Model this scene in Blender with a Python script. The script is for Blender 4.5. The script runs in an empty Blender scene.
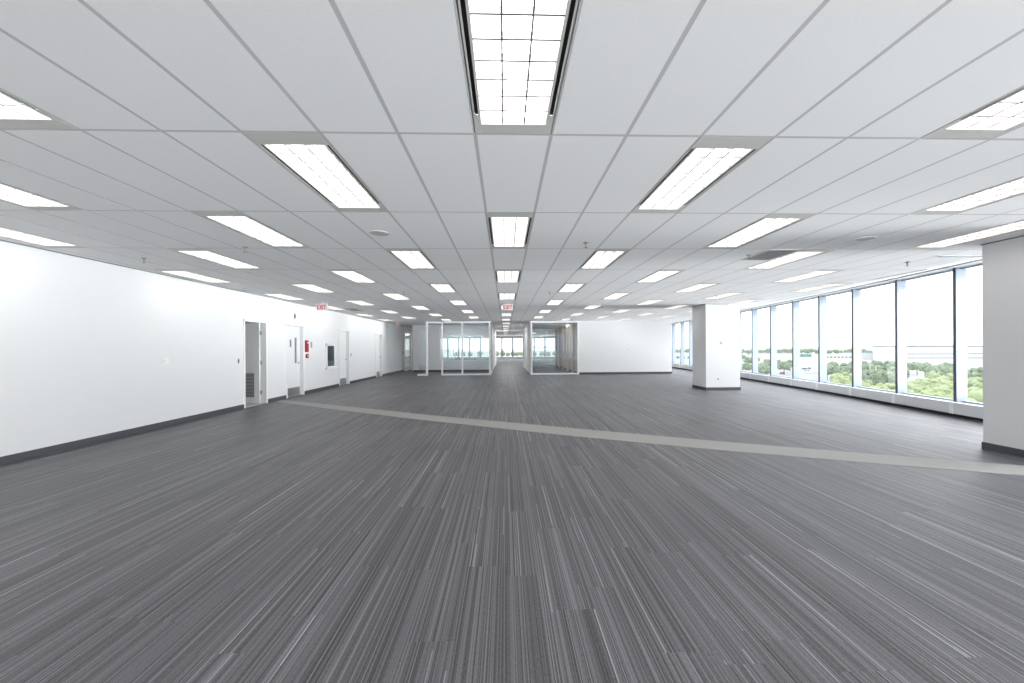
import bpy, bmesh, math, random
from mathutils import Vector, Matrix
random.seed(7)
S = bpy.context.scene
COL = S.collection
# ------------------------------------------------------------------ camera
YAW, ROLL, F, SX, SY = .0294, -.0057, 396.2, 4.95, 5.99
EYE = 1.47
def camera():
    cy, sy, cr, sr = math.cos(YAW), math.sin(YAW), math.cos(ROLL), math.sin(ROLL)
    right = Vector((cy, -sy, 0)); up = Vector((0, 0, 1)); fwd = Vector((sy, cy, 0))
    r = cr * right + sr * up; u = -sr * right + cr * up
    cam = bpy.data.cameras.new('camera'); o = bpy.data.objects.new('camera', cam); COL.objects.link(o)
    o.matrix_world = Matrix(((r.x, u.x, -fwd.x, 0), (r.y, u.y, -fwd.y, 0), (r.z, u.z, -fwd.z, EYE), (0, 0, 0, 1)))
    cam.sensor_width = 36; cam.lens = F * 36 / 1024
    cam.shift_x = -SX / 1024; cam.shift_y = SY / 1024
    cam.clip_start = .05; cam.clip_end = 9000
    S.camera = o
camera()
# ------------------------------------------------------------------ world, added fill lamps, exposure
SKY = 2.6
w = bpy.data.worlds.new('world'); S.world = w; w.use_nodes = True
bg = w.node_tree.nodes['Background']; bg.inputs[0].default_value = (.97, .985, 1, 1); bg.inputs[1].default_value = SKY
S.view_settings.view_transform = 'Standard'; S.view_settings.look = 'None'
S.view_settings.gamma = 1; S.view_settings.use_curve_mapping = False
S.view_settings.exposure = 0
S.cycles.use_denoising = True
S.cycles.max_bounces = 8; S.cycles.diffuse_bounces = 6; S.cycles.transparent_max_bounces = 16
S.cycles.sample_clamp_indirect = 8
def window_fill(name, p, direction, tilt, wdt, hgt, watts, spread, col=(1, 1, 1)):
    """area lamp added outside the windows, hidden from camera, to brighten the room"""
    l = bpy.data.lights.new(name, 'AREA'); l.shape = 'RECTANGLE'; l.size = wdt; l.size_y = hgt; l.energy = watts; l.color = col; l.spread = math.radians(spread)
    o = bpy.data.objects.new(name, l); COL.objects.link(o); o.location = p
    az, el = math.radians(direction), math.radians(tilt)
    d = Vector((math.cos(az) * math.cos(el), math.sin(az) * math.cos(el), math.sin(el)))
    o.rotation_euler = d.to_track_quat('-Z', 'Y').to_euler(); o.visible_camera = False
    return o
for x, y, rot in ((8.1, -9, 175), (8.9, -1.5, 173), (9.9, 6, 170), (11.0, 13.3, 172), (11.8, 21, 174), (12.7, 28.5, 175)):  # added fill lamps: upward set lifts the ceiling, downward set the floor
    window_fill('fill_right', (x, y, 1.7), rot, 9.5, 7.4, 2.7, 185, 32)
    window_fill('fill_right_down', (x + .02, y, 1.7), rot, -32, 7.4, 2.7, 215, 100)
o = window_fill('fill_behind', (.3, -13.7, 1.5), 90, 17, 13, 2.4, 1110, 38); o.visible_glossy = False
o = window_fill('fill_end', (2, 50.8, 1.45), 270, 4, 22, 2.3, 700, 80); o.visible_glossy = False
# ------------------------------------------------------------------ grid dimensions
TW, TL = .508, 1.524           # ceiling tile
GX0, GY0 = -.1935, 2.6394      # a grid crossing
ZC = 2.89                      # ceiling
ZH = 3.07                      # window head
XL = -6.47                     # left wall
YB = -13.0                     # window wall behind the camera
YF = 21.3                      # glass fronts
YE = 50.0                      # end window wall
GP = [(-14, 7.0), (0, 8.05), (7, 9.22), (11, 9.95), (14, 10.4), (18, 10.9), (28, 11.9), (62, 14)]
def G(y):
    if y <= GP[0][0]: return GP[0][1]
    for (a, xa), (b, xb) in zip(GP, GP[1:]):
        if y <= b: return xa + (xb - xa) * (y - a) / (b - a)
    return GP[-1][1]
SOFF = 1.4
# ------------------------------------------------------------------ materials
def mat(name, col, rough=.6, spec=.3, metal=0, emit=None, es=1):
    m = bpy.data.materials.new(name); m.use_nodes = True
    b = m.node_tree.nodes['Principled BSDF']
    b.inputs['Base Color'].default_value = (*col, 1); b.inputs['Roughness'].default_value = rough
    b.inputs['Specular IOR Level'].default_value = spec; b.inputs['Metallic'].default_value = metal
    if emit: b.inputs['Emission Color'].default_value = (*emit, 1); b.inputs['Emission Strength'].default_value = es
    return m
def N(m, t, **kw):
    n = m.node_tree.nodes.new(t)
    for k, v in kw.items(): setattr(n, k, v)
    return n
def noisy(m, scale, amt, bump=0, dist=.002, stretch=(1, 1, 1)):
    """slight colour variation and bump from noise in object space"""
    nt = m.node_tree; b = nt.nodes['Principled BSDF']; c = list(b.inputs['Base Color'].default_value)
    tc = N(m, 'ShaderNodeTexCoord'); mp = N(m, 'ShaderNodeMapping'); mp.inputs['Scale'].default_value = stretch
    nz = N(m, 'ShaderNodeTexNoise'); nz.inputs['Scale'].default_value = scale; nz.inputs['Detail'].default_value = 4
    nt.links.new(tc.outputs['Object'], mp.inputs[0]); nt.links.new(mp.outputs[0], nz.inputs['Vector'])
    mx = N(m, 'ShaderNodeMix', data_type='RGBA')
    mx.inputs[6].default_value = (*[v * (1 - amt) for v in c[:3]], 1); mx.inputs[7].default_value = (*[min(1, v * (1 + amt)) for v in c[:3]], 1)
    nt.links.new(nz.outputs['Fac'], mx.inputs[0]); nt.links.new(mx.outputs[2], b.inputs['Base Color'])
    if bump:
        bp = N(m, 'ShaderNodeBump'); bp.inputs['Strength'].default_value = bump; bp.inputs['Distance'].default_value = dist
        nt.links.new(nz.outputs['Fac'], bp.inputs['Height']); nt.links.new(bp.outputs[0], b.inputs['Normal'])
    return m
def glass(name, tint, refl, rough=0.0):
    m = bpy.data.materials.new(name); m.use_nodes = True; nt = m.node_tree; nt.nodes.remove(nt.nodes['Principled BSDF'])
    out = nt.nodes['Material Output']; tr = N(m, 'ShaderNodeBsdfTransparent'); tr.inputs[0].default_value = (*tint, 1)
    gl = N(m, 'ShaderNodeBsdfGlossy'); gl.inputs['Roughness'].default_value = rough; gl.inputs[0].default_value = (.95, .97, 1, 1)
    lw = N(m, 'ShaderNodeLayerWeight'); lw.inputs[0].default_value = .5      # facing: 0 head on, 1 grazing
    fr = N(m, 'ShaderNodeMath', operation='POWER'); fr.inputs[1].default_value = 5; nt.links.new(lw.outputs['Facing'], fr.inputs[0])
    ad = N(m, 'ShaderNodeMath', operation='MULTIPLY_ADD'); ad.inputs[1].default_value = .3; ad.inputs[2].default_value = .04 * refl
    ad.use_clamp = True
    mx = N(m, 'ShaderNodeMixShader')
    nt.links.new(fr.outputs[0], ad.inputs[0]); nt.links.new(ad.outputs[0], mx.inputs[0])
    nt.links.new(tr.outputs[0], mx.inputs[1]); nt.links.new(gl.outputs[0], mx.inputs[2]); nt.links.new(mx.outputs[0], out.inputs[0])
    return m
M = {}
M['wall'] = noisy(mat('painted_wall', (.775, .78, .787), .7, .2), 3, .012)
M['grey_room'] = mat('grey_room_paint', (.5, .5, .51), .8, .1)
M['beige'] = noisy(mat('beige_panel', (.60, .53, .47), .6), 2, .05)
M['tile'] = noisy(mat('ceiling_tile', (.87, .875, .88), .9, .1), 90, .05, .25, .003)
M['tee'] = mat('ceiling_tee', (.55, .555, .56), .5, .3)
M['soffit'] = noisy(mat('drywall_soffit', (.84, .85, .86), .8, .1), 2, .01)
M['base'] = mat('rubber_baseboard', (.075, .078, .09), .5, .4)
M['frame'] = mat('white_frame', (.86, .87, .88), .4, .4)
M['door'] = mat('white_door', (.80, .81, .82), .45, .4)
M['shade'] = mat('dark_mullion_shade', (.09, .105, .13), .5, .3)  # shade on the mullions' inner faces, put into the colour
M['alu'] = mat('pale_blue_aluminium', (.36, .42, .50), .35, .5, .2)
M['conv'] = mat('light_grey_metal', (.70, .71, .73), .45, .4)
M['steel'] = mat('brushed_steel', (.36, .36, .37), .35, .5, .8)
M['dark'] = mat('dark_plastic', (.03, .03, .035), .5)
M['grill'] = mat('grey_grille', (.22, .22, .23), .5)
M['hous'] = mat('troffer_enamel', (.60, .60, .57), .5, .3)
M['slot'] = mat('black_slot', (.01, .01, .01), .6)
M['blade'] = mat('louver_blade', (.74, .72, .71), .4, .5)
M['edge'] = mat('louver_edge', (.16, .145, .145), .5, .3)
M['lamp'] = mat('lit_lens', (0, 0, 0), 1, 0, 0, (1, .97, .94), 4.2)
M['red'] = mat('red_plastic', (.33, .035, .045), .5)
M['exitw'] = mat('exit_face', (.55, .53, .53), .5, .2, 0, (1, .95, .95), .1)
M['exitr'] = mat('exit_letters', (.5, .004, .02), .6, .05, 0, (.9, .01, .05), .08)
M['white_p'] = mat('white_plastic', (.82, .82, .82), .4)
M['lintile'] = mat('pale_floor_tile', (.5, .48, .46), .4)
M['g_win'] = glass('window_glass', (.97, .985, .99), 1.0)
M['g_off'] = glass('office_glass', (.92, .955, .96), 2.0)
M['g_dark'] = glass('cabinet_glass', (.50, .56, .58), 6.0)
def carpet():
    m = mat('striped_carpet', (.1, .1, .1), .5, .6); nt = m.node_tree; L = nt.links.new; b = nt.nodes['Principled BSDF']
    tc = N(m, 'ShaderNodeTexCoord'); sp = N(m, 'ShaderNodeSeparateXYZ'); L(tc.outputs['Object'], sp.inputs[0])
    def ma(op, a, c=None, d=None):
        n = N(m, 'ShaderNodeMath', operation=op)
        for i, v in enumerate((a, c, d)):
            if v is None: continue
            if hasattr(v, 'links') or hasattr(v, 'is_linked'): L(v, n.inputs[i])
            else: n.inputs[i].default_value = v
        return n.outputs[0]
    def wn(*a):
        c = N(m, 'ShaderNodeCombineXYZ')
        for i, v in enumerate(a):
            if hasattr(v, 'is_linked'): L(v, c.inputs[i])
            else: c.inputs[i].default_value = v
        n = N(m, 'ShaderNodeTexWhiteNoise', noise_dimensions='3D'); L(c.outputs[0], n.inputs['Vector']); return n.outputs['Value']
    x, y = sp.outputs[0], sp.outputs[1]
    col = ma('FLOOR', ma('DIVIDE', x, .25))
    row = ma('FLOOR', ma('ADD', y, wn(col, 3.3, 1.7)))
    l1 = ma('FLOOR', ma('DIVIDE', x, .0052)); l2 = ma('FLOOR', ma('DIVIDE', x, .0064))
    a = ma('ADD', ma('MULTIPLY', wn(l1, 4.4, 5.1), .5), ma('MULTIPLY', wn(l1, row, 5.1), .5)); c2 = wn(l2, row, 9.7)
    a = ma('MULTIPLY', ma('POWER', a, 1.6), 1.5)
    ysp = ma('FLOOR', ma('MULTIPLY', ma('ADD', y, wn(l2, 2.2, .4)), 2.1))
    c3 = wn(l2, ysp, 1.3)
    fine = N(m, 'ShaderNodeTexNoise'); fine.inputs['Scale'].default_value = 260; fmap = N(m, 'ShaderNodeMapping'); fmap.inputs['Scale'].default_value = (1, .22, 1); L(tc.outputs['Object'], fmap.inputs[0]); L(fmap.outputs[0], fine.inputs['Vector'])
    base = ma('MULTIPLY_ADD', a, .125, .014)
    base = ma('MULTIPLY_ADD', c2, .03, base)
    base = ma('MULTIPLY_ADD', fine.outputs['Fac'], .14, ma('SUBTRACT', base, .066))
    streak = ma('MULTIPLY', ma('GREATER_THAN', c2, .97), ma('GREATER_THAN', c3, .35))
    streak = ma('MULTIPLY', streak, ma('MULTIPLY_ADD', c3, .13, .05))
    bright = ma('MULTIPLY', ma('GREATER_THAN', c2, .994), .16)
    wear = N(m, 'ShaderNodeTexNoise'); wear.inputs['Scale'].default_value = .55; wear.inputs['Detail'].default_value = 3; L(tc.outputs['Object'], wear.inputs['Vector'])
    mr = N(m, 'ShaderNodeMapRange'); mr.inputs[1].default_value = .3; mr.inputs[2].default_value = .75; mr.inputs[3].default_value = .93; mr.inputs[4].default_value = 1.22; L(wear.outputs['Fac'], mr.inputs[0])
    v = ma('MULTIPLY', ma('ADD', ma('ADD', base, streak), bright), mr.outputs[0])
    cb = N(m, 'ShaderNodeCombineColor')
    L(v, cb.inputs[0]); L(ma('MULTIPLY', v, .975), cb.inputs[1]); L(ma('MULTIPLY', v, 1.06), cb.inputs[2])
    L(cb.outputs[0], b.inputs['Base Color'])
    bp = N(m, 'ShaderNodeBump'); bp.inputs['Strength'].default_value = .3; bp.inputs['Distance'].default_value = .003
    L(fine.outputs['Fac'], bp.inputs['Height']); L(bp.outputs[0], b.inputs['Normal'])
    return m
M['carpet'] = carpet()
M['strip'] = noisy(mat('plain_grey_carpet', (.36, .355, .345), .9, .2), 220, .12, .3, .003)
# ------------------------------------------------------------------ mesh helpers
def box(bm, a, b):
    x0, y0, z0 = a; x1, y1, z1 = b
    v = [bm.verts.new(p) for p in ((x0, y0, z0), (x1, y0, z0), (x1, y1, z0), (x0, y1, z0), (x0, y0, z1), (x1, y0, z1), (x1, y1, z1), (x0, y1, z1))]
    for f in ((3, 2, 1, 0), (4, 5, 6, 7), (0, 1, 5, 4), (1, 2, 6, 5), (2, 3, 7, 6), (3, 0, 4, 7)): bm.faces.new([v[i] for i in f])
def prism(bm, pts, z0, z1):
    lo = [bm.verts.new((p[0], p[1], z0)) for p in pts]; hi = [bm.verts.new((p[0], p[1], z1)) for p in pts]
    n = len(pts); bm.faces.new(lo[::-1]); bm.faces.new(hi)
    for i in range(n): bm.faces.new((lo[i], lo[(i + 1) % n], hi[(i + 1) % n], hi[i]))
def cyl(bm, c, r, h, axis='Z', seg=20, r2=None):
    rot = {'Z': Matrix(), 'X': Matrix.Rotation(math.pi / 2, 4, 'Y'), 'Y': Matrix.Rotation(math.pi / 2, 4, 'X')}[axis]
    bmesh.ops.create_cone(bm, cap_ends=True, segments=seg, radius1=r, radius2=r if r2 is None else r2, depth=h, matrix=Matrix.Translation(c) @ rot)
def obj(name, bm, m, parent=None, bevel=0, smooth=False):
    if isinstance(bm, list):
        bl = bm; bm = bmesh.new()
        for a, b in bl: box(bm, a, b)
    bmesh.ops.recalc_face_normals(bm, faces=bm.faces)
    me = bpy.data.meshes.new(name); bm.to_mesh(me); bm.free(); me.materials.append(M[m] if isinstance(m, str) else m)
    o = bpy.data.objects.new(name, me); COL.objects.link(o)
    if smooth:
        for p in me.polygons: p.use_smooth = True
    if parent: o.parent = parent
    if bevel:
        md = o.modifiers.new('bevel', 'BEVEL'); md.width = bevel; md.segments = 2; md.limit_method = 'ANGLE'
    return o
def struct(name, bm, m, bevel=0):
    o = obj(name, bm, m, None, bevel); o['kind'] = 'structure'; return o
def sempty(name, loc=(0, 0, 0), rz=0):
    o = bpy.data.objects.new(name, None); COL.objects.link(o); o.location = loc; o.rotation_euler.z = rz; o['kind'] = 'structure'; return o
def tag(o, label, cat, group=None, kind=None):
    o['label'] = label; o['category'] = cat
    if group: o['group'] = group
    if kind: o['kind'] = kind
    return o
def thing(name, label, cat, loc=(0, 0, 0), rz=0, group=None):
    o = bpy.data.objects.new(name, None); COL.objects.link(o); o.location = loc; o.rotation_euler.z = rz
    return tag(o, label, cat, group)
def dup(root, loc, rz=None, label=None, group=None, scale=None):
    r = root.copy(); COL.objects.link(r); r.location = loc
    if rz is not None: r.rotation_euler.z = rz
    if scale: r.scale = (scale,) * 3
    if label: r['label'] = label
    if group: r['group'] = group
    for ch in list(root.children):
        c = ch.copy(); COL.objects.link(c); c.parent = r
        for g in list(ch.children):
            d = g.copy(); COL.objects.link(d); d.parent = c
    return r
ORD = ['nearest', 'second', 'third', 'fourth', 'fifth', 'sixth', 'seventh', 'eighth', 'ninth', 'tenth', 'eleventh', 'twelfth', 'thirteenth', 'fourteenth', 'fifteenth', 'sixteenth', 'seventeenth', 'eighteenth', 'nineteenth', 'twentieth', 'twenty-first', 'twenty-second']
# ------------------------------------------------------------------ floor
bm = bmesh.new(); prism(bm, [(-10, YB - .3), (G(YB) + .3, YB - .3)] + [(G(y) + .3, y) for y in (0, 7, 11, 14, 18, 28, 50.3)] + [(-10, 50.3)], -.3, 0)
struct('floor', bm, 'carpet')
bm = bmesh.new()      # plain border strip crossing the carpet on the diagonal
pf = [(-6.45, 11.62), (-3.69, 9.95), (-1.66, 8.72), (1.33, 7.08), (3.41, 5.97), (5.09, 5.15), (6.72, 4.42)]
pn = [(-6.45, 11.22), (-3.46, 9.25), (-1.52, 8.03), (1.21, 6.45), (3.15, 5.45), (4.7, 4.75), (6.72, 3.88)]
prism(bm, pn + pf[::-1], 0, .004)
struct('trim_1', bm, 'strip')
# ------------------------------------------------------------------ ceiling tiles with openings for the troffers
troffers = []
rows = {}
for i in range(-12, 16, 3):
    even = (i // 3) % 2 == 0
    y0 = GY0 - TL if even else GY0
    k = 0
    while True:
        y = y0 + 2 * TL * k; k += 1
        if y > 47: break
        if y + TL > YF - .1 and not (i == 0 or (i in (-3, 3) and y > 37)): continue
        if i == 15 and y < 8: continue
        troffers.append((i, y)); rows.setdefault(i, []).append(y)
VENTS = {(8, 3), (-11, 9)}
cells = {(i, round((y - GY0) / TL)) for i, y in troffers}
tb, gb = bmesh.new(), bmesh.new()
XHL, XHR = -9.6, 13.5
for j in range(-11, 38):
    ya, yb = GY0 + TL * j, GY0 + TL * (j + 1)
    for i in range(-20, 28):
        xa, xb = GX0 + TW * i, GX0 + TW * (i + 1)
        lim = lambda y: G(y) - SOFF
        left = XL if yb < 26 else -9.8
        if xb <= left or xa >= max(lim(ya), lim(yb)): continue
        if ya > 50 or yb < YB: continue
        xa_ = max(xa, left)
        def q(bm, ins, z, extra=0):
            y0_, y1_ = max(ya, YB) + ins, min(yb, YE) - ins
            x0_ = xa_ + ins
            p = [(x0_, y0_), (min(xb - ins, lim(y0_)), y0_), (min(xb - ins, lim(y1_)), y1_), (x0_, y1_)]
            if p[1][0] <= x0_ or p[2][0] <= x0_: p = [(x0_, y0_), (max(p[1][0], x0_ + .001), y0_), (max(p[2][0], x0_ + .001), y1_), (x0_, y1_)]
            return p
        if (i, j) in cells: continue
        p = q(tb, .0125, 0); prism(tb, p, ZC, ZC + .012)
        p = q(gb, 0, 0); prism(gb, p, ZC + .0004, ZC + .010)
ceil = struct('ceiling', tb, 'tile')
tee = obj('tee_grid', gb, 'tee', ceil)
bm = bmesh.new(); prism(bm, [(-10.2, YB - .3)] + [(G(y) + .2, y) for y in (YB - .3, 0, 7, 11, 14, 18, 28, 50.4)] + [(-10.2, 50.4)], 3.5, 3.7); obj('sky_block', bm, 'soffit', ceil)  # unseen sheet added above the tiles to keep sky light out
# raised drywall soffit between the tile field and the window heads
sb = bmesh.new()
ys = [YB, -6, 0, 3.5, 7, 9, 11, 12.5, 14, 16, 18, 23, 28, 40, 50]
for a, b in zip(ys, ys[1:]):
    for x0, z0, x1, z1 in ((SOFF, ZC, .45, ZH - .02), (.45, ZH - .02, -.1, ZH - .02)):
        p = [(G(a) - x0, a, z0), (G(a) - x1, a, z1), (G(b) - x1, b, z1), (G(b) - x0, b, z0)]
        lo = [sb.verts.new(v) for v in p]; hi = [sb.verts.new((v[0], v[1], v[2] + .02)) for v in p]
        sb.faces.new(lo); sb.faces.new(hi[::-1])
        for n in range(4): sb.faces.new((lo[n], hi[n], hi[(n + 1) % 4], lo[(n + 1) % 4]))
struct('trim_2', sb, 'soffit')
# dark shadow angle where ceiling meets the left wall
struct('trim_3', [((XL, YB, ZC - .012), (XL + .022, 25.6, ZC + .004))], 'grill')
# ------------------------------------------------------------------ troffers
def make_troffer():
    t = thing('ceiling_light', '', 'ceiling light')
    e = .012; W, Ln = TW - e, TL - e; z = 0
    lx0, lx1, ly0, ly1 = -.205, .205, -TL / 2 + .165, TL / 2 - .115
    sl = (.217, .239); sy0, sy1 = ly0 + .0, ly1 - .10
    bm = bmesh.new()     # face plate around the louver, split so that the slots are real openings
    box(bm, (-W / 2, -Ln / 2, 0), (W / 2, ly0, .006)); box(bm, (-W / 2, ly1, 0), (W / 2, Ln / 2, .006))
    for s in (-1, 1):
        a = sorted((s * .205, s * sl[0])); box(bm, (a[0], ly0, 0), (a[1], ly1, .006))
        a = sorted((s * sl[1], s * W / 2)); box(bm, (a[0], ly0, 0), (a[1], ly1, .006))
        a = sorted((s * sl[0], s * sl[1])); box(bm, (a[0], sy1, 0), (a[1], ly1, .006))
    # can
    for s in (-1, 1):
        a = sorted((s * W / 2, s * (W / 2 - .003))); box(bm, (a[0], -Ln / 2, .006), (a[1], Ln / 2, .13))
    box(bm, (-W / 2, -Ln / 2, .13), (W / 2, Ln / 2, .135))
    box(bm, (-W / 2, -Ln / 2, .006), (W / 2, -Ln / 2 + .003, .13)); box(bm, (-W / 2, Ln / 2 - .003, .006), (W / 2, Ln / 2, .13))
    obj('housing', bm, 'hous', t)
    for s in (-1, 1):
        a = sorted((s * sl[0], s * sl[1])); obj('slot', [((a[0], sy0, .008), (a[1], sy1, .012))], 'slot', t)
    bm = bmesh.new()     # nine by three parabolic louver
    th = .0015; eb = bmesh.new()
    for k in range(1, 3):
        x = lx0 + (lx1 - lx0) * k / 3; box(bm, (x - th, ly0, .006), (x + th, ly1, .042)); box(eb, (x - .0042, ly0, .0040), (x + .0042, ly1, .006))
    for k in range(1, 9):
        y = ly0 + (ly1 - ly0) * k / 9; box(bm, (lx0, y - th, .006), (lx1, y + th, .042)); box(eb, (lx0, y - .0042, .0040), (lx1, y + .0042, .006))
    obj('louver_edges', eb, 'edge', t)
    box(bm, (lx0 - .004, ly0, 0.001), (lx0 + .002, ly1, .05)); box(bm, (lx1 - .002, ly0, 0.001), (lx1 + .004, ly1, .05))
    box(bm, (lx0, ly0 - .004, 0.001), (lx1, ly0 + .002, .05)); box(bm, (lx0, ly1 - .002, 0.001), (lx1, ly1 + .004, .05))
    obj('louver', bm, 'blade', t)
    bm = bmesh.new(); v = [bm.verts.new(p) for p in ((lx0, ly0, .045), (lx0, ly1, .045), (lx1, ly1, .045), (lx1, ly0, .045))]; bm.faces.new(v)
    obj('lit_panel', bm, 'lamp', t)
    return t
RN = {0: 'centre row running down to the corridor', -3: 'first row left of the centre row', -6: 'second row left of the centre row', -9: 'third row left of the centre row', -12: 'row along the left wall',
      3: 'first row right of the centre row', 6: 'second row right of the centre row', 9: 'third row right of the centre row', 12: 'fourth row right of the centre row', 15: 'row beside the windows'}
tr0 = None
for i, rr in rows.items():
    for k, y in enumerate(rr):
        loc = (GX0 + TW * (i + .5), y + TL / 2, ZC)
        lab = 'lit ceiling troffer, %s from the camera in the %s' % (ORD[k], RN[i])
        if k == 0: lab = lab.replace('nearest from', 'nearest to')
        if tr0 is None: tr0 = make_troffer(); tr0.location = loc; tr0['label'] = lab; tr0['group'] = 'recessed troffer lights in the ceiling grid'
        else: dup(tr0, loc, None, lab)
# lamps of the part of the floor behind the camera (outside the picture)
for i in range(-12, 13, 3):
    for y in (-2.4, -5.5, -8.5, -11.5):
        if (GX0 + TW * i) > G(y) - 2: continue
        l = bpy.data.lights.new('troffer_lamp', 'AREA'); l.shape = 'RECTANGLE'; l.size = .41; l.size_y = 1.24; l.energy = 4.6 * math.pi * .41 * 1.24; l.color = (1, .97, .94)
        o = bpy.data.objects.new('troffer_lamp', l); COL.objects.link(o); o.location = (GX0 + TW * (i + .5), y + (.76 if (i // 3) % 2 else -.76), ZC - .01)
for x, y in ((-8, 11.2), (-9, 27.5), (-4, 33), (4, 25), (5, 34), (-3, 41), (5, 41), (.3, 26), (-2.6, 23), (.3, 33), (2.7, 23.5)):  # added area lamps to brighten side rooms, corridor and hall
    l = bpy.data.lights.new('room_fill', 'AREA'); l.shape = 'RECTANGLE'; l.size = .6; l.size_y = 1.2; l.energy = 30 if y < 30 else 70
    o = bpy.data.objects.new('room_fill', l); COL.objects.link(o); o.location = (x, y, 2.6 if y < 30 and x < -5 else ZC - .02)
# ------------------------------------------------------------------ left wall with its doors
DOORS = [(9.98, 10.95, 'open'), (11.88, 12.92, 'lite'), (15.6, 16.62, 'plain'), (19.98, 21.0, 'plain')]
WINL = (14.46, 15.26, .78, 1.66)
ZD = 2.22; WT = .16
bl = []
y = YB
for a, b, _ in DOORS[:2]:
    bl.append(((XL - WT, y, 0), (XL, a, 3.5))); bl.append(((XL - WT, a, ZD), (XL, b, 3.5))); y = b
a, b, z0, z1 = WINL
bl += [((XL - WT, y, 0), (XL, a, 3.5)), ((XL - WT, a, 0), (XL, b, z0)), ((XL - WT, a, z1), (XL, b, 3.5))]; y = b
for a, b, _ in DOORS[2:]:
    bl.append(((XL - WT, y, 0), (XL, a, 3.5))); bl.append(((XL - WT, a, ZD), (XL, b, 3.5))); y = b
bl.append(((XL - WT, y, 0), (XL, 25.6, 3.5)))
bl.append(((XL - WT, 28.4, 0), (XL, 36, 3.5))); bl.append(((XL - WT, 25.6, 2.55), (XL, 28.4, 3.5)))
struct('wall_left', bl, 'wall')
bl = []; y = YB
for a, b, _ in DOORS: bl.append(((XL, y, 0), (XL + .012, a, .107))); y = b
bl.append(((XL, y, 0), (XL + .012, 25.55, .107)))
struct('baseboard_left', bl, 'base')
def frame_parts(root, a, b, z1, fw=.055, d=WT):
    """painted steel frame lining the opening"""
    obj('frame', [((XL - d, a, 0), (XL + .018, a + fw, z1)), ((XL - d, b - fw, 0), (XL + .018, b, z1)), ((XL - d, a, z1 - fw), (XL + .018, b, z1))], 'frame', root, .004)
# closed doors
def lever(parent, x, y, z, sy):
    bm = bmesh.new(); cyl(bm, (x + .008, y, z), .028, .016, 'X'); cyl(bm, (x + .035, y, z), .009, .05, 'X')
    box(bm, (x + .05, min(y, y + sy * .12), z - .009), (x + .064, max(y, y + sy * .12), z + .009))
    obj('door_handle', bm, 'steel', parent, .003)
for n, (a, b, kind) in enumerate(DOORS):
    r = sempty('door_%d' % (n + 1))
    frame_parts(r, a, b, ZD)
    ia, ib, it = a + .057, b - .057, ZD - .057
    if kind == 'open':
        # leaf hinged on the far jamb and swung ninety degrees into the room behind
        ly, x0, x1 = ib - .05, XL - WT - .84, XL - WT + .02
        leaf = obj('leaf', [((x0, ly, .012), (x0 + .13, ly + .045, it)), ((x1 - .14, ly, .012), (x1, ly + .045, it)), ((x0 + .13, ly, .012), (x1 - .14, ly + .045, .17)), ((x0 + .13, ly, .83), (x1 - .14, ly + .045, it)), ((x0 + .13, ly + .02, .17), (x1 - .14, ly + .03, .83))], 'door', r)
        lb = [((x0 + .13, ly + .002, .17), (x0 + .145, ly + .012, .83)), ((x1 - .155, ly + .002, .17), (x1 - .14, ly + .012, .83))]
        for k in range(17): lb.append(((x0 + .14, ly - .002, .18 + k * .038), (x1 - .15, ly + .014, .204 + k * .038)))
        obj('louvre', lb, 'grill', leaf)
        lever(leaf, x0 + .05, ly - .03, 1.0, 1)
        for z in (.3, 1.1, 1.9):
            bm = bmesh.new(); cyl(bm, (XL - WT + .03, ib - .02, z), .011, .11); box(bm, (XL - WT + .03, ib - .006, z - .055), (XL - WT + .06, ib - .001, z + .055)); obj('hinge', bm, 'steel', r)
    else:
        xf = XL - .10
        if kind == 'lite':
            va, vb = ib - .30, ib - .18; bl = [((xf - .045, ia, .012), (xf, va, it)), ((xf - .045, vb, .012), (xf, ib, it)), ((xf - .045, va, .012), (xf, vb, 1.02)), ((xf - .045, va, 1.82), (xf, vb, it))]
            leaf = obj('leaf', bl, 'door', r)
            obj('glazing', [((xf - .03, va, 1.02), (xf - .02, vb, 1.82))], 'grill', leaf)
            obj('sign_plate', [((xf, va - .28, 1.52), (xf + .006, va - .20, 1.75))], 'grill', leaf)
        else:
            leaf = obj('leaf', [((xf - .045, ia, .012), (xf, ib, it))], 'door', r)
        obj('kick_plate', [((xf, ia + .02, .02), (xf + .003, ib - .02, .27))], 'steel', leaf)
        lever(leaf, xf, ib - .09, 1.02, -1)
    obj('threshold', [((XL - WT, a + .055, 0), (XL, b - .055, .01))], 'lintile' if kind == 'open' else 'grill', r)
# room behind the open door, and closing wall behind the others
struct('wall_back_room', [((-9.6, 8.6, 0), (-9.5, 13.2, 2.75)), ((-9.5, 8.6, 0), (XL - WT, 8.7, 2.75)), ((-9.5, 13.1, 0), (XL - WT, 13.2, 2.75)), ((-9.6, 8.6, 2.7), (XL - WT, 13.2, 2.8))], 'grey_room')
struct('trim_4', [((-9.5, 8.7, 0), (XL - WT, 13.1, .006))], 'lintile')
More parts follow.
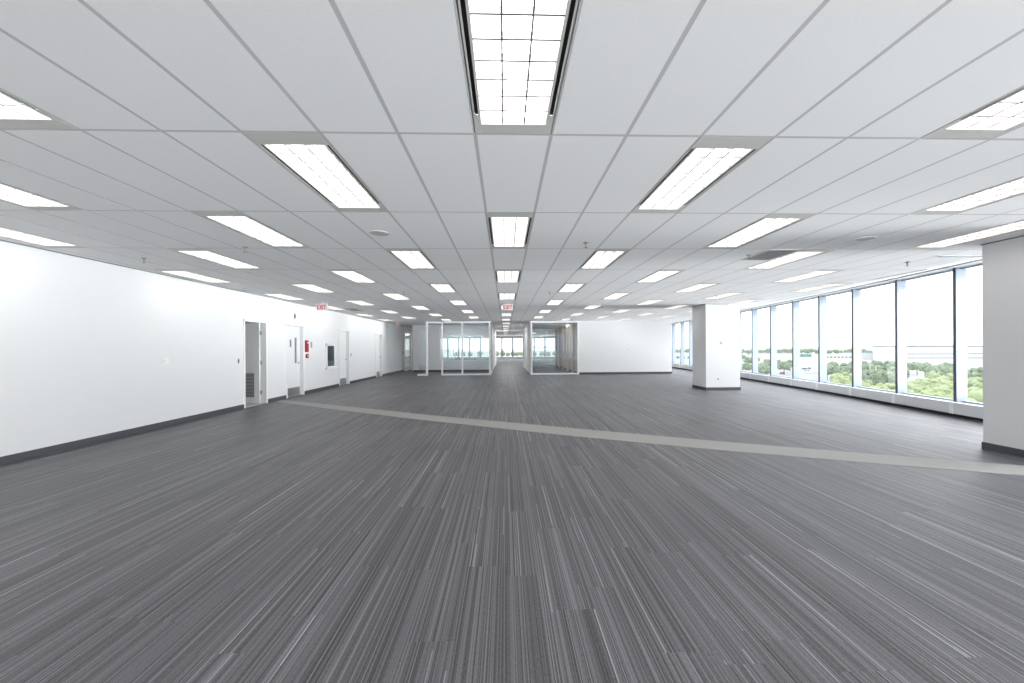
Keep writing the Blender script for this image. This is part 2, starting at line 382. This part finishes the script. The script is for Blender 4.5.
# small window in the left wall
a, b, z0, z1 = WINL
r = sempty('window_1')
obj('frame', [((XL - .12, a, z0), (XL + .03, a + .1, z1)), ((XL - .12, b - .1, z0), (XL + .03, b, z1)), ((XL - .12, a, z1 - .09), (XL + .03, b, z1)), ((XL - .12, a, z0), (XL + .03, b, z0 + .04))], 'frame', r, .004)
obj('sill', [((XL - .12, a - .05, z0 - .06), (XL + .09, b + .05, z0 + .0))], 'frame', r, .005)
obj('pane', [((XL + .002, a + .1, z0 + .04), (XL + .007, b - .1, z1 - .09))], 'g_dark', r)
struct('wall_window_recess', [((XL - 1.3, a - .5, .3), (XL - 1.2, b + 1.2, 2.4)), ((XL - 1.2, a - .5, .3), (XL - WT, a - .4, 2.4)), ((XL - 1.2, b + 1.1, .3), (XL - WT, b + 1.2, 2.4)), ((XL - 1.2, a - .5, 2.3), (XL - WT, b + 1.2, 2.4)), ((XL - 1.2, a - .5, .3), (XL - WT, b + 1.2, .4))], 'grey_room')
# wall devices
def plate(name, label, cat, y, z, w_, h, m='white_p', inner=None, im='dark', d=.008, group=None, x=XL):
    t = thing(name, label, cat, (x, y, z), 0, group)
    obj('cover_plate', [((0, -w_ / 2, -h / 2), (d, w_ / 2, h / 2))], m, t, .002)
    if inner: obj(inner[0], [((d, -inner[1] / 2, -inner[2] / 2), (d + inner[3], inner[1] / 2, inner[2] / 2))], im, t, .001)
    return t
plate('light_switch', 'white double switch plate on the bare left wall, nearest the camera', 'switch', 7.74, 1.25, .16, .12, inner=('toggle', .07, .05, .008), im='white_p')
plate('light_switch', 'dark switch on the wall just before the open door', 'switch', 9.80, 1.18, .045, .115, 'grill', ('toggle', .02, .04, .01))
plate('light_switch', 'small dark switch on the wall past the third door', 'switch', 16.8, 1.2, .06, .12, 'grill', ('toggle', .02, .04, .01))
plate('light_switch', 'dark square control at the far end of the left wall', 'switch', 25.2, 1.2, .14, .13, 'dark', ('button', .05, .05, .01), 'grill')
plate('wall_sensor', 'small dark device high above the door with the narrow glass', 'sensor', 12.38, 2.47, .07, .17, 'grill', ('lens', .04, .06, .02))
t = plate('fire_alarm_strobe', 'tall red fire alarm plate on the wall beside the second door', 'fire alarm', 13.07, 1.55, .15, .38, 'red', None, d=.05)
obj('strobe_lens', [((.05, -.03, .09), (.07, .03, .14))], 'white_p', t, .004); obj('horn_grille', [((.05, -.05, -.14 + k * .03), (.056, .05, -.125 + k * .03)) for k in range(6)], 'red', t)
t = plate('pull_station', 'small red fire pull station under the tall red plate', 'fire alarm', 13.09, 1.23, .11, .13, 'red', None, d=.05)
obj('pull_handle', [((.05, -.045, -.01), (.066, .045, .015))], 'white_p', t, .003)
plate('notice_plate', 'narrow grey notice plate right of the red fire alarm', 'sign', 13.42, 1.60, .09, .19, 'grill', ('text_panel', .07, .15, .002), 'steel')
# ------------------------------------------------------------------ wall behind the camera (all windows) and end window wall
def window_bay(name, x0, x1, y, z0, z1, s):
    r = sempty(name)
    obj('pane', [((x0 + .03, y, z0), (x1 - .03, y + .008, z1))], 'g_win', r)
    obj('mullion', [((x1 - s, y - .09, z0), (x1 + s, y + .09, z1))], 'alu', r)
    return r
nw = 2
xs = [XL + 1.5 * k for k in range(0, 10)]
for a, b in zip(xs, xs[1:]):
    window_bay('window_%d' % nw, a, min(b, G(YB)), YB - .1, .3, 2.75, .04); nw += 1
struct('wall_behind', [((XL - .3, YB - .25, 0), (G(YB) + .3, YB, .3)), ((XL - .3, YB - .25, 2.75), (G(YB) + .3, YB, 3.5))], 'wall')
xs = [-.42 - 1.36 * 6 + 1.36 * k for k in range(0, 17)]
for a, b in zip(xs, xs[1:]):
    if b > 13.2: break
    window_bay('window_%d' % nw, a, b, YE + .05, .28, 2.62, .09); nw += 1
struct('wall_end', [((-10, YE, 0), (13.6, YE + .25, .28)), ((-10, YE, 2.62), (13.6, YE + .25, 3.5))], 'wall')
struct('wall_hall_left', [((-10, 30.2, 0), (-9.8, YE, 3.5)), ((-10, 24.9, 0), (-9.8, 26.3, 3.5)), ((-10, 26.3, 0), (-9.8, 27.6, .75)), ((-10, 26.3, 2.3), (-9.8, 27.6, 3.5)), ((-10, 27.6, 0), (-9.8, 30.2, 3.5)), ((-9.8, 24.9, 0), (XL - WT, 25.0, 3.5)), ((-9.8, 30.2, 0), (XL - WT, 30.3, 3.5))], 'wall')
# ------------------------------------------------------------------ curved window wall on the right
MY = [-12.9, -11.4, -9.9, -8.4, -6.9, -5.4, -3.9, -2.4, -.9, .6, 2.05, 3.5, 4.95, 6.4, 7.85, 9.33, 10.85, 12.32, 13.76, 15.22, 16.66, 18.12, 19.6, 21.1, 22.6, 24.1, 25.65, 27.4, 29.1, 30.8, 32.5, 34.5, 37, 40, 43, 46.5, 50]
ZS = .30
def qbar(bm, y0, y1, o0, o1, z0, z1):
    """a bar following the facade from y0 to y1, between inward offsets o0<o1"""
    prism(bm, [(G(y0) - o1, y0), (G(y0) - o0, y0), (G(y1) - o0, y1), (G(y1) - o1, y1)], z0, z1)
cov = 'convector covers below the curved window wall'
vis = 0
for k, (a, b) in enumerate(zip(MY, MY[1:])):
    r = sempty('window_%d' % nw); nw += 1
    bm = bmesh.new(); qbar(bm, a + .03, b - .03, -.004, .004, ZS, ZH); obj('pane', bm, 'g_win', r)
    bm = bmesh.new(); qbar(bm, a - .03, a + .025, .0, .165, ZS - .02, ZH); qbar(bm, a - .02, a + .015, -.07, 0, ZS - .3, ZH + .2); obj('mullion', bm, 'alu', r)
    bm = bmesh.new(); qbar(bm, a - .033, a + .028, .165, .178, ZS - .02, ZH); obj('mullion_shade', bm, 'shade', r)  # dark strip painting the shade of the backlit inner face
    bm = bmesh.new(); qbar(bm, a + .025, b - .03, -.03, .05, ZS - .03, ZS + .03); qbar(bm, a + .025, b - .03, -.03, .05, ZH - .05, ZH); obj('rail', bm, 'alu', r)
    if 4.5 < a < 28:
        vis += 1
        t = thing('convector_cover', 'pale grey convector cover under the curved windows, %s from the camera' % ORD[vis - 1], 'heater', (G(a) - .15, a, 0), 0, cov)
        if vis == 1: t['label'] = 'pale grey convector cover under the curved windows, nearest to the camera'
        ox, oy = G(a) - .15, a
        def mv(bm):
            bmesh.ops.translate(bm, verts=bm.verts, vec=(-ox, -oy, 0)); return bm
        bm = bmesh.new(); qbar(bm, a + .02, b - .02, .03, .25, .07, ZS); obj('casing', mv(bm), 'conv', t, .006)
        bm = bmesh.new(); qbar(bm, b - .05, b + .05, .02, .256, .068, ZS + .004); obj('joint_cover', mv(bm), 'frame', t)
        bm = bmesh.new(); qbar(bm, a + .02, b - .02, .09, .13, ZS, ZS + .004); obj('air_slot', mv(bm), 'grill', t)
        bm = bmesh.new(); qbar(bm, a, b, .06, .16, 0, .07); obj('plinth', mv(bm), 'dark', t)
bm = bmesh.new()
for a, b in zip(ys, ys[1:]):
    qbar(bm, a, b, -.2, .0, -.3, ZS - .03); qbar(bm, a, b, -.2, -.01, ZH, 3.5); qbar(bm, a, b, 0, .45, ZH, 3.5)
struct('wall_right', bm, 'conv')
bm = bmesh.new()
for a, b in zip(ys, ys[1:]): qbar(bm, a, b, .40, .46, ZH - .035, ZH - .018)
struct('trim_5', bm, 'grill')
# ------------------------------------------------------------------ columns
def column(x0, y0, x1, y1, label):
    t = thing('column', label, 'column', ((x0 + x1) / 2, (y0 + y1) / 2, 0), 0, None)
    w_, d = (x1 - x0) / 2, (y1 - y0) / 2
    obj('shaft', [((-w_, -d, 0), (w_, d, ZC + .3))], 'wall', t)
    g = .012
    obj('baseboard', [((-w_ - g, -d - g, 0), (-w_, d + g, .1)), ((w_, -d - g, 0), (w_ + g, d + g, .1)), ((-w_, -d - g, 0), (w_, -d, .1)), ((-w_, d, 0), (w_, d + g, .1))], 'base', t)
    obj('shadow_line', [((-w_ - .012, -d - .012, ZC - .014), (w_ + .012, d + .012, ZC - .002))], 'grill', t)
    return t
c1 = column(6.70, 13.05, 7.86, 14.0, 'square white column standing clear on the carpet before the windows')
column(6.74, 4.42, 7.9, 5.40, 'white column cut by the right edge of the picture')
for nm, lb, px, z, wd, h in (('light_switch', 'small switch at mid height on the front of the square column', 7.22, 1.58, .07, .16), ('power_outlet', 'white outlet low on the front of the square column', 7.11, .38, .12, .11)):
    t = thing(nm, lb, 'switch' if 'sw' in nm else 'outlet', (px, 13.05, z))
    obj('cover_plate', [((-wd / 2, -.008, -h / 2), (wd / 2, 0, h / 2))], 'white_p', t, .002)
    obj('insert', [((-wd / 5, -.014, -h / 4), (wd / 5, -.008, h / 4))], 'grill', t)
# ------------------------------------------------------------------ white wall, glass fronts and corridor
XR = 3.98
struct('wall_front_right', [((XR, YF, 0), (9.05, YF + .16, 3.5))], 'wall')
struct('baseboard_front_right', [((XR, YF - .012, 0), (9.06, YF, .11)), ((9.05, YF - .012, 0), (9.062, YF + .16, .11))], 'base')
t = thing('light_switch', 'tiny switch at mid height on the white wall right of the glass room', 'switch', (6.62, YF, 1.33))
obj('cover_plate', [((-.06, -.01, -.09), (.06, 0, .09))], 'white_p', t, .002); obj('toggle', [((-.015, -.018, -.03), (.015, -.01, .03))], 'grill', t)
# corridor side walls
struct('wall_corridor_right', [((1.36, YF + .06, 0), (1.46, 29.6, 3.5))], 'wall')
struct('wall_corridor_left', [((-.92, 24.7, 0), (-.82, 36, 3.5))], 'wall')
struct('trim_6', [((-.94, 24.4, 0), (-.80, 24.7, ZC))], 'beige')
# beige side wall of the right glass room with pilasters
bl = [((3.96, YF + .16, 0), (4.06, 31, 3.5))]
for k in range(5): bl.append(((3.84, 22.6 + 1.9 * k, 0), (3.96, 22.9 + 1.9 * k, ZC)))
struct('wall_glass_room', bl, 'beige')
struct('baseboard_glass_room', [((3.945, YF + .16, 0), (3.96, 31, .1))], 'base')
struct('trim_7', [((3.94, YF + .16, .86), (3.96, 31, .92))], 'wall')
# white wall at the back of the left glass room, with a wide internal window
YW = 24.6; wa, wb, wz0, wz1 = -4.02, -.98, .70, 2.15
struct('wall_glass_room_back', [((-5.7, YW, 0), (wa, YW + .14, 3.5)), ((wa, YW, 0), (wb, YW + .14, wz0)), ((wa, YW, wz1), (wb, YW + .14, 3.5)), ((wb, YW, 0), (-.92, YW + .14, 3.5))], 'wall')
struct('baseboard_glass_room_back', [((-5.7, YW - .012, 0), (-.94, YW, .11))], 'base')
struct('trim_8', [((-5.75, YW - .02, 0), (-5.7, YW + .16, ZC))], 'beige')
r = sempty('window_%d' % nw); nw += 1
obj('frame', [((wa - .04, YW - .02, wz0 - .04), (wa + .03, YW + .1, 2.75)), ((wa, YW - .02, wz0 - .04), (wb, YW + .1, wz0 + .02)), ((-3.2, YW - .01, wz0), (-3.16, YW + .1, wz1)), ((wb - .03, YW - .02, wz0), (wb, YW + .1, wz1))], 'frame', r)
obj('pane', [((wa + .03, YW + .05, wz0), (wb - .03, YW + .056, wz1))], 'g_off', r)
# partitions
def partition(name, label, x0, x1, y, posts, swing=None):
    t = thing(name, label, 'glass partition', (0, y, 0), 0, None)
    h = ZC - .005
    obj('bottom_rail', [((x0, -.05, 0), (x1, .05, .085))], 'frame', t, .004)
    obj('top_rail', [((x0, -.05, h - .1), (x1, .05, h))], 'frame', t, .004)
    for p in posts: obj('post', [((p - .04, -.05, .085), (p + .04, .05, h - .1))], 'frame', t, .003)
    for a, b in zip(posts, posts[1:]): obj('glass_pane', [((a + .04, -.006, .085), (b - .04, .006, h - .1))], 'g_off', t)
    return t
partition('glass_partition', 'white framed glass front of the left meeting room, beside the corridor', -3.42, -.80, YF, [-3.38, -2.3, -.84])
partition('glass_partition', 'white framed glass front of the right meeting room', 1.36, XR, YF, [1.41, XR - .05])
t = thing('glass_partition', 'narrow frameless glass panel with a white end post, left of the meeting room doorway', 'glass partition', (-4.19, YF, 0))
obj('bottom_rail', [((-.50, -.05, 0), (.05, .05, .085))], 'frame', t, .004); obj('post', [((-.05, -.05, .085), (.05, .05, ZC - .005))], 'frame', t, .003)
obj('glass_pane', [((-.42, -.006, .085), (-.05, .006, ZC - .25))], 'g_off', t)
obj_ = thing('door_header', 'white header beam over the open doorway of the left meeting room', 'beam', (-3.78, YF, ZC - .105))
obj('beam', [((-.36, -.05, 0), (.36, .05, .09))], 'frame', obj_)
# glass side of the left meeting room along the corridor, and the back glass of the right one
t = thing('glass_partition', 'glass side panel of the left meeting room facing the corridor', 'glass partition', (-.84, YF + .05, 0))
obj('bottom_rail', [((-.05, 0, 0), (.05, 3.05, .085))], 'frame', t); obj('top_rail', [((-.05, 0, ZC - .105), (.05, 3.05, ZC - .005))], 'frame', t)
obj('post', [((-.04, 1.45, .085), (.04, 1.53, ZC - .105))], 'frame', t); obj('glass_pane', [((-.006, .04, .085), (.006, 3.03, ZC - .105))], 'g_off', t)
t = thing('glass_partition', 'far glass wall with a mid rail seen through the right meeting room', 'glass partition', (2.7, 31, 0))
obj('bottom_rail', [((-1.3, -.05, 0), (1.26, .05, .085))], 'frame', t); obj('mid_rail', [((-1.3, -.03, 1.45), (1.26, .03, 1.52))], 'grill', t)
obj('glass_pane', [((-1.28, -.006, .085), (1.24, .006, ZC - .1))], 'g_off', t); obj('top_rail', [((-1.3, -.05, ZC - .105), (1.26, .05, ZC - .005))], 'frame', t)
# glazed opening at the far end of the left wall
t = thing('glass_partition', 'glazed screen with white rails closing the far end of the left wall', 'glass partition', (XL - .06, 25.6, 0))
obj('bottom_rail', [((-.05, 0, 0), (.07, 2.8, .1))], 'frame', t); obj('top_rail', [((-.05, 0, 2.45), (.07, 2.8, 2.55))], 'frame', t)
for p in (.05, 1.9, 2.75): obj('post', [((-.05, p - .05, .1), (.07, p + .05, 2.45))], 'frame', t)
obj('mid_rail', [((-.03, 0, .85), (.05, 2.8, .9))], 'grill', t)
obj('glass_pane', [((-.006, .1, .1), (.006, 2.7, 2.45))], 'g_off', t)
# ------------------------------------------------------------------ exit signs
def exit_sign(x, y, rz, label):
    t = thing('exit_sign', label, 'exit sign', (x, y, ZC), rz)
    bm = bmesh.new(); cyl(bm, (0, 0, -.004), .03, .008); cyl(bm, (0, 0, -.035), .012, .04); obj('mount', bm, 'white_p', t)
    obj('body', [((-.16, -.025, -.25), (.16, .025, -.05))], 'exitw', t, .006)
    s = -.025; g = bmesh.new()
    def st(x0, z0, x1, z1, wd=.021):
        dx, dz = x1 - x0, z1 - z0; l = math.hypot(dx, dz); nx, nz = -dz / l * wd / 2, dx / l * wd / 2
        f = [(x0 + nx, z0 + nz), (x1 + nx, z1 + nz), (x1 - nx, z1 - nz), (x0 - nx, z0 - nz)]
        for yy, sg in ((-.027, 1), (.027, -1)):
            a_ = [g.verts.new((p[0] * sg, yy - .001, p[1])) for p in f]; b_ = [g.verts.new((p[0] * sg, yy + .001, p[1])) for p in f]
            g.faces.new(a_); g.faces.new(b_[::-1])
            for k in range(4): g.faces.new((a_[k], b_[k], b_[(k + 1) % 4], a_[(k + 1) % 4]))
    b_, t_ = -.215, -.085; m_ = -.15
    for x0 in (-.13,):
        st(x0, b_, x0, t_); st(x0 - .007, t_ - .007, x0 + .055, t_ - .007); st(x0, m_, x0 + .048, m_); st(x0 - .007, b_ + .007, x0 + .055, b_ + .007)
    st(-.058, b_, .008, t_); st(-.058, t_, .008, b_)
    st(.033, b_, .033, t_)
    st(.058, t_ - .007, .135, t_ - .007); st(.096, b_, .096, t_)
    obj('letters', g, 'exitr', t)
    return t
exit_sign(.09, 12.45, 0, 'lit EXIT sign hanging over the middle of the floor before the corridor')
exit_sign(-5.60, 12.3, 0, 'lit EXIT sign hanging beside the left wall')
exit_sign(-5.88, 21.9, math.radians(75), 'EXIT sign seen almost edge on near the far left corner')
# ------------------------------------------------------------------ ceiling devices
def disc_speaker(x, y, lb):
    t = thing('ceiling_speaker', lb, 'speaker', (x, y, ZC))
    bm = bmesh.new(); cyl(bm, (0, 0, -.002), .115, .004, seg=40); obj('rim', bm, 'tee' if x < 0 else 'white_p', t)
    bm = bmesh.new(); cyl(bm, (0, 0, -.005), .098, .002, seg=40)
    obj('grille', bm, 'tee', t)
disc_speaker(-1.54, 4.93, 'round ceiling speaker left of the centre row, over the open floor')
disc_speaker(4.79, 5.12, 'round white ceiling speaker near the right hand column')
SPR = [(1.10, 5.35, 'ceiling sprinkler right of the centre row, nearest to the camera'), (-5.6, 6.32, 'dark ceiling sprinkler close to the left wall, nearest to the camera'), (-3.61, 5.62, 'ceiling sprinkler between two troffers in the left half of the ceiling'),
       (-6.1, 9.46, 'ceiling sprinkler above the left wall before the open door'), (1.14, 10.13, 'ceiling sprinkler right of the centre row, farther away'), (3.80, 6.06, 'ceiling sprinkler right of a troffer in the right half of the ceiling'),
       (6.85, 6.55, 'small dark ceiling sprinkler near the windows and the right column'), (-2.55, 10.09, 'ceiling sprinkler in the first bays left of the centre, farther away'), (5.9, 10.9, 'ceiling sprinkler close before the square column')]
sp0 = None
for x, y, lb in SPR:
    if sp0 is None:
        t = thing('sprinkler', lb, 'sprinkler', (x, y, ZC), 0, 'sprinkler heads in the ceiling')
        bm = bmesh.new(); cyl(bm, (0, 0, -.003), .034, .006, seg=24); obj('escutcheon', bm, 'grill', t)
        bm = bmesh.new(); cyl(bm, (0, 0, -.02), .010, .03, seg=12); cyl(bm, (0, 0, -.055), .0035, .03, seg=8)
        box(bm, (-.013, -.002, -.055), (-.010, .002, -.03)); box(bm, (.010, -.002, -.055), (.013, .002, -.03)); box(bm, (-.013, -.002, -.058), (.013, .002, -.054)); obj('head', bm, 'grill', t)
        bm = bmesh.new(); cyl(bm, (0, 0, -.07), .024, .003, seg=16); obj('deflector', bm, 'grill', t)
        sp0 = t
    else: dup(sp0, (x, y, ZC), None, lb)
def air_grille(i, ya, yb, lb):
    x0 = GX0 + TW * i + .02; w_ = TW - .04
    t = thing('air_grille', lb, 'air vent', (x0, ya, ZC))
    h = yb - ya
    obj('frame', [((0, 0, -.006), (w_, .025, .001)), ((0, h - .025, -.006), (w_, h, .001)), ((0, .025, -.006), (.025, h - .025, .001)), ((w_ - .025, .025, -.006), (w_, h - .025, .001))], 'hous', t)
    obj('core', [((.025, .025, -.002), (w_ - .025, h - .025, .0))], 'grill', t)
    obj('blades', [((.025, .03 + .03 * k, -.006), (w_ - .025, .036 + .03 * k, -.002)) for k in range(int((h - .06) / .03))], 'steel', t)
air_grille(8, 5.72, 6.42, 'grey square return air grille beside a troffer, right half of the ceiling')
air_grille(-11, 14.2, 15.2, 'dark return air grille in the ceiling near the left wall')
t = thing('slot_diffuser', 'thin linear air slot across the ceiling near the right column', 'air vent', (7.45, 6.12, ZC + .02))
obj('frame', [((-.55, -.035, -.03), (.45, .035, .0))], 'soffit', t); obj('slot', [((-.53, -.012, -.033), (.43, .012, -.03))], 'dark', t)
# ------------------------------------------------------------------ outside
ZG = -22.0
def ray(px, py):
    u, v = (px - 512 - SX) / F, -(py - 341.5 - SY) / F
    cy, sy, cr, sr = math.cos(YAW), math.sin(YAW), math.cos(ROLL), math.sin(ROLL)
    a, b = cr * u - sr * v, sr * u + cr * v
    return Vector((cy * a + sy, -sy * a + cy, b))
def gnd(px, py):
    d = ray(px, py); t = (ZG - EYE) / d.z; return Vector((d.x * t, d.y * t, ZG))
def atdepth(px, t):
    d = ray(px, 346); return Vector((d.x * t, d.y * t, ZG))
M['ground'] = noisy(mat('pale_ground', (.46, .465, .45), .9, .1), .02, .2)
M['asphalt'] = mat('grey_asphalt', (.40, .405, .41), .9)
M['leaf'] = noisy(mat('leaf_yellow_green', (.38, .44, .26), .8, .1), .55, .55, 1, .5)
M['leafd'] = noisy(mat('leaf_dark_green', (.25, .31, .22), .8, .1), .5, .5, 1, .5)
M['bark'] = mat('bark', (.09, .07, .05), .9)
M['bwall'] = mat('white_cladding', (.68, .685, .69), .7)
M['bgrey'] = mat('grey_cladding', (.22, .235, .25), .7)
M['teal'] = mat('teal_roof', (.15, .30, .29), .6)
M['bblue'] = mat('blue_glazing', (.08, .20, .34), .3)
M['brick'] = mat('rust_shrub', (.28, .17, .10), .9)
bm = bmesh.new(); box(bm, (-3000, -2500, ZG - 1), (6000, 6000, ZG)); struct('ground', bm, 'ground')
LEAF = {}
def crown_mesh(m, seed, n=48, rx=4.2, rz=3.6):
    rnd = random.Random(seed); bm = bmesh.new()
    for k in range(n):
        th, ph = rnd.uniform(0, 6.283), math.acos(rnd.uniform(-.75, 1))
        rr = rnd.uniform(.45, .85); s = rnd.uniform(.18, .36) * rx
        c = Vector((math.sin(ph) * math.cos(th) * rx * rr, math.sin(ph) * math.sin(th) * rx * rr, 6 + math.cos(ph) * rz * rr))
        g = bmesh.ops.create_icosphere(bm, subdivisions=2, radius=s, matrix=Matrix.Translation(c))
        for v in g['verts']: v.co += (v.co - c).normalized() * rnd.uniform(-.22, .22) * s
    return bm
def make_tree(name, label, group, m, seed):
    t = thing(name, label, 'tree', (0, 0, 0), 0, group)
    obj('crown', crown_mesh(m, seed), m, t)
    bm = bmesh.new(); cyl(bm, (0, 0, 2.3), .32, 4.6, seg=8, r2=.2); obj('trunk', bm, 'bark', t)
    return t
GRP = [('leafy_tree', 'light yellow green tree in the nearest clump below the windows', 'light green trees nearest the building', 'leaf'),
       ('dark_tree', 'darker green tree in the belt between the clump and the white building', 'dark green trees in the middle distance', 'leafd'),
       ('distant_tree', 'tiny tree in the hazy tree line along the horizon', 'trees along the horizon', 'leafd')]
protos = []
for k, (nm, lb, gp, m) in enumerate(GRP): protos.append([make_tree(nm, lb, gp, m, 11 * k + s) for s in range(2)])
used = set()
rt = random.Random(5)
PANES = [985, 958.5, 897.4, 854.5, 821, 794.8, 772.5, 754.6, 738.5]
TONE = ['light yellow green near', 'darker green middle distance', 'tiny hazy horizon']
def plant(kind, lst):
    """lst of (px, py of the top, height or None, distance or None); labels run left to right within each window"""
    seen = {}
    for px, pt, h, t in sorted(lst):
        if h is None: h = EYE - ZG + ray(px, pt).z * t
        else: d = ray(px, pt); t = (ZG + h - EYE) / d.z
        d = ray(px, pt); p = Vector((d.x * t, d.y * t, ZG)); sc = h / 9.6
        n = sum(1 for q in PANES if q > px); n = max(1, n)
        if px < 600: key, where = 'c', 'beyond the end windows of the hall'
        elif px < 736: key, where = 'f', 'in the last windows left of the square column'
        else: key, where = n, 'in %s window left of edge column' % ('first' if n == 1 else ORD[n - 1])
        seen[key] = seen.get(key, 0) + 1; k = seen[key]
        lab = '%s tree, %s from left, %s' % (TONE[kind], 'first' if k == 1 else ORD[k - 1], where)
        v = rt.randrange(2); o = protos[kind][v]
        if (kind, v) not in used: used.add((kind, v)); o.location = p; o.scale = (sc,) * 3; o.rotation_euler.z = rt.uniform(0, 6); o['label'] = lab
        else: dup(o, p, rt.uniform(0, 6), lab, None, sc)
plant(0, [(px, pt, rt.uniform(8.5, 11), None) for px, pt in ((979, 378), (972, 388), (986, 390), (962, 392), (950, 384), (941, 377), (934, 371), (927, 379), (918, 384), (909, 381), (903, 390), (915, 393), (930, 390), (944, 392), (888, 384), (878, 387), (868, 386), (861, 380), (852, 383), (846, 376), (842, 372), (836, 380), (828, 385), (872, 393), (885, 394), (812, 383), (817, 381), (955, 373))])
plant(1, [(px, pt, rt.uniform(9, 12), None) for px, pt in ((979, 368), (967, 370), (955, 366), (948, 363), (940, 365), (932, 367), (925, 363), (917, 362), (909, 363), (902, 366), (890, 361), (883, 366), (876, 361), (868, 364), (861, 361), (854, 362), (847, 363), (841, 366), (790, 360), (784, 361), (778, 360), (768, 359), (762, 363), (757, 357), (749, 357), (743, 355), (833, 362), (827, 364), (746, 363), (896, 368), (870, 370), (884, 371))])
hz = [(738.5 + k * 3.3 + rt.uniform(-1, 1), rt.uniform(348.5, 350.5), None, (950, 1080, 1230)[k % 3]) for k in range(50)]
hz += [(px, rt.uniform(348.5, 350), None, 1100) for px in (671, 675.5, 679, 684, 688)]
hz += [(px, 351 + rt.uniform(0, 1.5), None, 900) for px in (497, 503, 508, 513, 517, 521, 456, 463, 470, 480, 535, 542, 548, 555)]
plant(2, hz)
def building(name, label, px0, px1, pbase, h, depth, wm='bwall', roof='bgrey', bands=(), rows_=0, win='bgrey', fix=None):
    a, b = gnd(px0, pbase), gnd(px1, pbase)
    x, y = (a.x + b.x) / 2, (a.y + b.y) / 2; w_ = (b - a).length; rz = math.atan2(b.y - a.y, b.x - a.x)
    t = thing(name, label, 'building', (x, y, ZG), rz)
    obj('wall', [((-w_ / 2, 0, 0), (w_ / 2, depth, h))], wm, t)
    obj('roof', [((-w_ / 2 - .5, -.5, h), (w_ / 2 + .5, depth + .5, h + max(.8, h * .08)))], roof, t)
    for z0, z1 in bands: obj('window_band', [((-w_ / 2 + 1, -.25, z0), (w_ / 2 - 1, .0, z1))], win, t)
    for k in range(rows_):
        xx = -w_ / 2 + w_ * (k + .5) / rows_; obj('window', [((xx - w_ / rows_ * .3, -.3, h * .45), (xx + w_ / rows_ * .3, 0, h * .7))], win, t)
    return t
building('long_building', 'long white building with a grey roof edge behind the trees, right windows', 902, 1000, 361, 21, 60, 'bwall', 'bgrey', ((4, 5), (10, 11)))
building('low_building', 'low white building with a row of dark windows', 822, 852, 360.5, 9, 30, 'bwall', 'bwall', (), 8, 'bgrey')
building('warehouse', 'white warehouse with a teal roof left of the long white building', 857, 890, 359.5, 11, 40, 'bwall', 'teal')
building('warehouse', 'small teal roofed shed in front of the hazy tree line', 797, 812, 357, 5, 25, 'teal', 'teal')
building('flat_building', 'long pale flat building beyond the parking lot', 755, 793, 357, 8, 30)
building('office_block', 'blue glazed office block far off, left of the square column', 675, 692, 362.5, 13, 18, 'bwall', 'bwall', (), 3, 'bblue')
building('flat_building', 'pale building seen through the last windows by the white wall', 664, 676, 361, 9, 18)
# parking lot with cars, light poles
bm = bmesh.new(); c = [gnd(757, 383), gnd(815, 395), gnd(822, 368), gnd(760, 366)]; prism(bm, [(p.x, p.y) for p in c], ZG, ZG + .1); struct('parking_lot', bm, 'asphalt')
M['carw'] = mat('white_car_paint', (.5, .5, .52), .3); M['carb'] = mat('dark_blue_car_paint', (.05, .08, .13), .3); M['carr'] = mat('red_car_paint', (.35, .05, .05), .3)
def car(p, rz, m, label):
    t = thing('car', label, 'car', p, rz)
    bm = bmesh.new()
    prof = [(-2.2, .35), (2.2, .35), (2.25, .8), (1.1, .95), (.5, 1.45), (-1.3, 1.45), (-2.0, 1.0), (-2.25, .9)]
    a_ = [bm.verts.new((x, -.85, z)) for x, z in prof]; b_ = [bm.verts.new((x, .85, z)) for x, z in prof]
    bm.faces.new(a_); bm.faces.new(b_[::-1])
    for k in range(8): bm.faces.new((a_[k], b_[k], b_[(k + 1) % 8], a_[(k + 1) % 8]))
    obj('body', bm, m, t)
    for x in (-1.35, 1.35):
        for y in (-.8, .8):
            bm = bmesh.new(); cyl(bm, (x, y, .33), .33, .2, 'Y', 14); obj('wheel', bm, 'dark', t)
def up(p): return Vector((p.x, p.y, ZG + .1))
for px, py, m, lb in ((804, 369.5, 'carb', 'dark blue car parked left of the others in the far lot'), (809, 369, 'carb', 'dark car beside the dark blue car in the far lot'), (807, 371, 'carw', 'white car in the lot behind the dark cars'), (782, 374, 'carr', 'small red car alone in the parking lot')):
    car(up(gnd(px, py)), rt.uniform(0, 3), m, lb)
for px, py, h, lb in ((918, 398, 9, 'white lamp post among the nearest trees'), (876, 381, 10, 'pale lamp post before the dark trees, right of the path'), (870, 379, 10, 'pale lamp post before the dark trees, left of its twin')):
    p = gnd(px, py); t = thing('lamp_post', lb, 'lamp post', p)
    bm = bmesh.new(); cyl(bm, (0, 0, h / 2), .22, h, seg=8, r2=.14); obj('pole', bm, 'white_p', t)
    obj('arm', [((-.1, -.1, h - .1), (2.2, .1, h + .12))], 'white_p', t); obj('lamp_head', [((1.6, -.25, h - .2), (2.8, .25, h + .05))], 'white_p', t)
